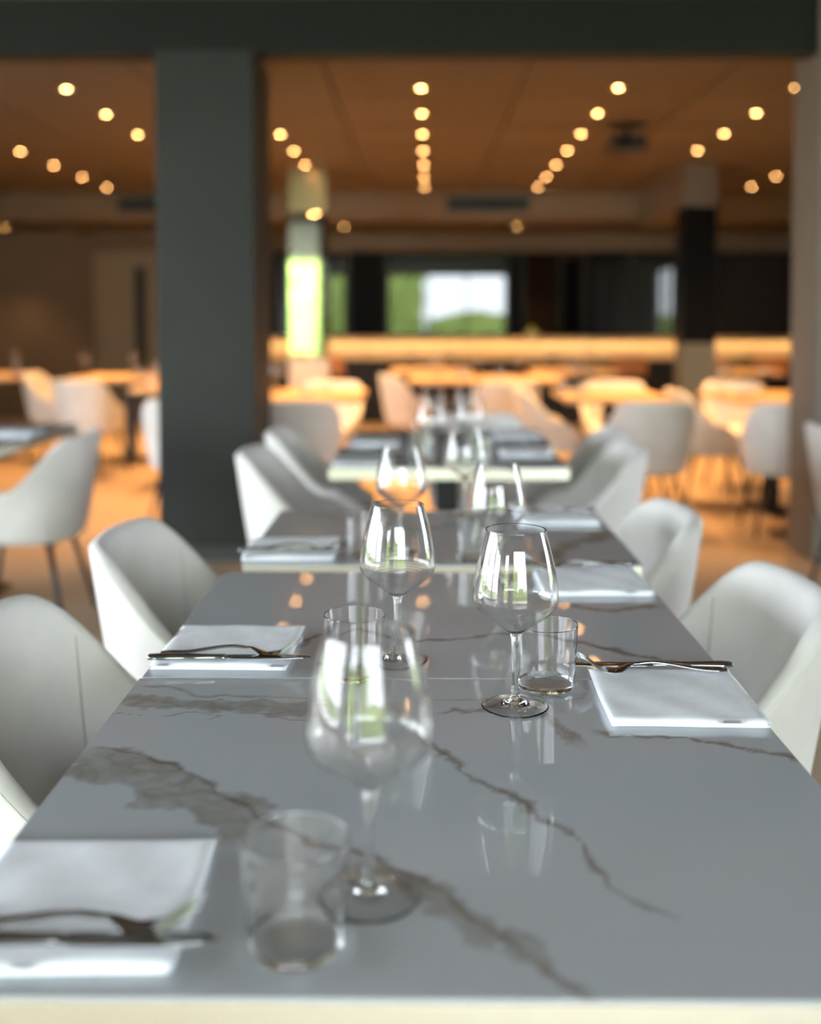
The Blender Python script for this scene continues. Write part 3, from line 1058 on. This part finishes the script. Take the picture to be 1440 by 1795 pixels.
# place settings: centre of napkin, turned for the side, offset of the cutlery along the row, words
SETS = [
    (-0.282, 0.852, 0, -0.052, -0.074, 'front left napkin at the lower picture corner', 'blurred'),
    (-0.280, 1.535, 0, -0.062, -0.084, 'napkin on the left of the second table', 'sharp'),
    (-0.272, 2.205, 0, -0.045, -0.066, 'napkin on the left of the third table', 'blurred'),
    (0.325, 1.335, 1, 0.074, 0.092, 'sharp napkin on the right beside the focused glass', 'sharp'),
    (0.318, 1.935, 1, 0.074, 0.09, 'napkin second on the right along the row', 'blurred'),
    (0.335, 2.585, 1, 0.0, 0.03, 'napkin third on the right along the row', 'blurred'),
    (-0.20, 3.585, 0, -0.05, -0.07, 'napkin on the left of the table beyond the gap', 'blurred'),
    (0.385, 3.86, 1, 0.05, 0.07, 'napkin on the right of the table beyond the gap', 'blurred'),
    (-0.185, 4.18, 0, -0.05, -0.07, 'napkin on the left of the farthest marble table', 'blurred'),
    (0.405, 4.45, 1, 0.05, 0.07, 'napkin on the right of the farthest marble table', 'blurred'),
    (-1.74, 4.5, 1, 0.05, 0.07, 'napkin on the marble table at the left picture edge', 'blurred'),
]
ROTS = [R(1.5), R(-1), R(2), R(-1.2), R(1), R(0.5), R(1), R(-1), R(0), R(2), R(1)]
for k, (x, y, side, fo, ko, lab, st) in enumerate(SETS):
    rz = ROTS[k] + (math.pi if side else 0)
    o = obj('napkin', NM[k % 3], M['napkin'], None, (x, y, 0.7502), (0, 0, rz))
    tag(o, 'folded white ' + lab if not lab.startswith('sharp') else 'folded white ' + lab, 'napkin', 'folded white napkins')
    s = -1 if side else 1
    zt = 0.7502 + 0.013
    FK.place((x - s * 0.088, y + fo, zt), (math.pi if side else 0) + R(-1.5 if not side else 2), 'steel fork on the ' + lab, 'steel forks')
    KN.place((x - s * 0.100, y + ko, zt), (math.pi if side else 0) + R(0.6), 'steel knife on the ' + lab, 'steel knives')

# ------------------------------------------------------------------ columns of the warm room
c2 = tag(empty('mirrored_column', (-1.065, 10.15, 0)), 'narrow mirrored column reflecting green garden, right of the dark pier', 'column')
obj('core', box_mesh('core', -0.165, 0.165, -0.165, 0.165, 0, 2.65), M['brown_wall'], c2)
obj('mirror_panel', box_mesh('mirror_panel', -0.175, 0.175, -0.18, -0.166, 0.9, 2.24, 0.002), M['mirror'], c2)
obj('mirror_panel', box_mesh('mirror_panel', 0.166, 0.18, -0.175, 0.175, 0.9, 2.24, 0.002), M['mirror'], c2)
obj('head_panel', box_mesh('head_panel', -0.175, 0.175, -0.18, -0.166, 2.26, 2.65, 0.002), mat('bronze cladding', (0.5, 0.42, 0.28), 0.25, 1.0), c2)
obj('plinth', box_mesh('plinth', -0.18, 0.18, -0.185, 0.18, 0, 0.88, 0.004), M['stone'], c2)
c3 = tag(empty('black_column', (2.535, 9.78, 0)), 'black glossy column with a grey plinth on the right of the bar', 'column')
obj('head', box_mesh('head', -0.145, 0.145, -0.145, 0.145, 2.27, 2.65), M['pier'], c3)
obj('black_cladding', box_mesh('black_cladding', -0.15, 0.15, -0.15, 0.15, 1.03, 2.27, 0.003), M['black_gloss'], c3)
obj('plinth', box_mesh('plinth', -0.15, 0.15, -0.15, 0.15, 0, 1.03, 0.003), mat('grey plinth', (0.11, 0.12, 0.105), 0.5), c3)

# ------------------------------------------------------------------ bar
bar = tag(empty('bar_counter', (1.7, 12.7, 0)), 'long oak bar counter glowing along its upper front', 'bar counter')
BL = 3.55
obj('countertop', box_mesh('countertop', -BL, BL, -0.12, 0.65, 1.0, 1.035, 0.004), M['oak_bar'], bar)
for q in range(6):
    xa = -BL + 2 * BL / 6 * q
    obj('fascia_board', box_mesh('fascia_board', xa + 0.004, xa + 2 * BL / 6 - 0.004, 0.0, 0.03, 0.765, 0.985, 0.003), M['oak_bar'], bar)
obj('body', box_mesh('body', -BL + 0.05, BL - 0.05, 0.06, 0.6, 0.0, 1.0), M['black'], bar)
obj('toe_kick', box_mesh('toe_kick', -BL, BL, 0.03, 0.06, 0, 0.1), M['black'], bar)
obj('light_channel', box_mesh('light_channel', -BL, BL, -0.115, -0.095, 0.985, 1.0), M['black'], bar)
ld = bpy.data.lights.new('bar_strip_light', 'AREA')
ld.shape = 'RECTANGLE'
ld.size, ld.size_y = 2 * BL, 0.02
ld.energy = 7.5
ld.color = (1, 0.66, 0.3)
lo = bpy.data.objects.new('bar_strip_light', ld)
link(lo, bar)
lo.location = (0, -0.075, 0.995)
lo.rotation_euler = (R(25), 0, 0)


def make_stool():
    root = tag(empty('bar_stool'), 'bar stool', 'bar stool')
    obj('seat', box_mesh('seat', -0.19, 0.19, -0.18, 0.18, 0.62, 0.68, 0.02, 3), M['tan'], root)
    obj('backrest', box_mesh('backrest', -0.19, 0.19, -0.2, -0.165, 0.64, 0.84, 0.015, 3), M['tan'], root)
    for sx in (-1, 1):
        for sy in (-1, 1):
            obj('leg', tube('leg', [(sx * 0.15, sy * 0.14, 0.63), (sx * 0.2, sy * 0.19, 0.0)], 0.011, 8), M['black'], root)
    obj('foot_rest', boxes_mesh('foot_rest', [(-0.18, 0.18, 0.165, 0.18, 0.24, 0.255), (-0.18, 0.18, -0.18, -0.165, 0.24, 0.255)]), M['black'], root)
    return Proto(root)


ST = make_stool()
for x, y, lab in ((-1.05, 11.9, 'brown bar stool below the mirrored column'),
                  (2.3, 11.8, 'brown bar stool left of the black column plinth'),
                  (3.0, 11.3, 'brown bar stool just right of the black column plinth'),
                  (3.85, 11.8, 'brown bar stool nearest the right pier')):
    ST.place((x, y, 0), 0, lab, 'bar stools')

# fruit bowl on the bar
fb = tag(empty('fruit_bowl', (1.35, 12.85, 1.035)), 'small bowl of yellow green fruit on the bar counter', 'fruit bowl')
obj('dish', lathe('dish', [(0, 0.004), (0.05, 0.004), (0.09, 0.03), (0.11, 0.055), (0.106, 0.055), (0.086, 0.034), (0.048, 0.01), (0, 0.009)], 32), M['stone'], fb)
lem = mat('lime peel', (0.55, 0.62, 0.06), 0.5)
for k, (dx, dy, dz, lw) in enumerate(((-0.042, 0.01, 0.046, 'left'), (0.042, 0.01, 0.046, 'right'), (0, -0.042, 0.047, 'front'), (0, 0.004, 0.098, 'topmost'))):
    prof = [(0.0, -0.036)] + [(0.03 * math.cos(R(a)), 0.033 * math.sin(R(a))) for a in range(-75, 76, 15)] + [(0.0, 0.036)]
    o = obj('lime', lathe('lime', prof, 16), lem, None, (1.35 + dx, 12.85 + dy, 1.035 + dz), (R(40 * k), R(70), 0))
    tag(o, lw + ' yellow green lime in the bowl on the bar counter', 'lime', 'limes in the bowl')

# ------------------------------------------------------------------ projector under the ceiling
pj = tag(empty('projector', (1.50, 7.75, 2.65)), 'black projector hanging from the warm ceiling on the right', 'projector')
obj('ceiling_plate', box_mesh('ceiling_plate', -0.12, 0.12, -0.09, 0.09, -0.015, 0, 0.003), M['black'], pj)
obj('mount_pole', tube('mount_pole', [(0, 0, -0.01), (0, 0, -0.085)], 0.018, 12), M['black'], pj)
bd = obj('body', box_mesh('body', -0.14, 0.12, -0.14, 0.14, -0.19, -0.085, 0.015, 3), M['black'], pj)
obj('lens', tube('lens', [(-0.05, -0.135, -0.135), (-0.05, -0.165, -0.135)], 0.034, 20), M['black_gloss'], bd)


# ------------------------------------------------------------------ recessed downlights
def make_downlight():
    root = tag(empty('downlight'), 'downlight', 'downlight')
    obj('trim_ring', lathe('trim_ring', [(0.020, 0.0), (0.040, 0.0), (0.042, -0.004), (0.040, -0.006), (0.022, -0.004), (0.020, 0.0)], 24), M['trim'], root)
    obj('lamp_lens', lathe('lamp_lens', [(0, -0.004), (0.012, -0.0038), (0.019, -0.001), (0.019, 0.0), (0, 0.0)], 24), M['lens'], root)
    d = bpy.data.lights.new('downlight_lamp', 'SPOT')
    d.energy = 118
    d.color = (1, 0.51, 0.17)
    d.spot_size = R(84)
    d.spot_blend = 0.8
    d.shadow_soft_size = 0.03
    o = bpy.data.objects.new('downlight_lamp', d)
    link(o, root)
    o.location = (0, 0, -0.012)
    return Proto(root)


DL = make_downlight()
ROWN = ['far left row', 'second row from the left', 'row just right of the dark pier', 'middle row', 'row right of the middle', 'row second from the right', 'far right row']
for i, gx in enumerate(GX):
    for j, gy in enumerate(GY):
        if (i, j) in ((0, 0), (0, 1), (0, 2), (6, 0), (6, 1), (6, 2), (5, 4), (5, 5), (5, 6)):
            continue
        jj = j - 3 if i in (0, 6) else j
        DL.place((gx + 0.008 * (gy - 6.5), gy, 2.65), 0, '%s ceiling downlight from the viewer in the %s' % (ORD[jj], ROWN[i]), 'ceiling downlights')
for x, y, lab in ((-0.92, 12.66, 'ceiling downlight above the bar right of the mirrored column'),
                  (1.14, 12.66, 'ceiling downlight above the middle of the bar'),
                  (3.3, 12.66, 'ceiling downlight above the right end of the bar'),
                  (-5.0, 12.7, 'ceiling downlight at the left edge above the brown wall')):
    o = DL.place((x, y, 2.36), 0, lab, 'ceiling downlights')
    for c in o.children:
        if c.type == 'LIGHT':       # the lamps over the bar are dimmed
            c.data = c.data.copy()
            c.data.energy = 30
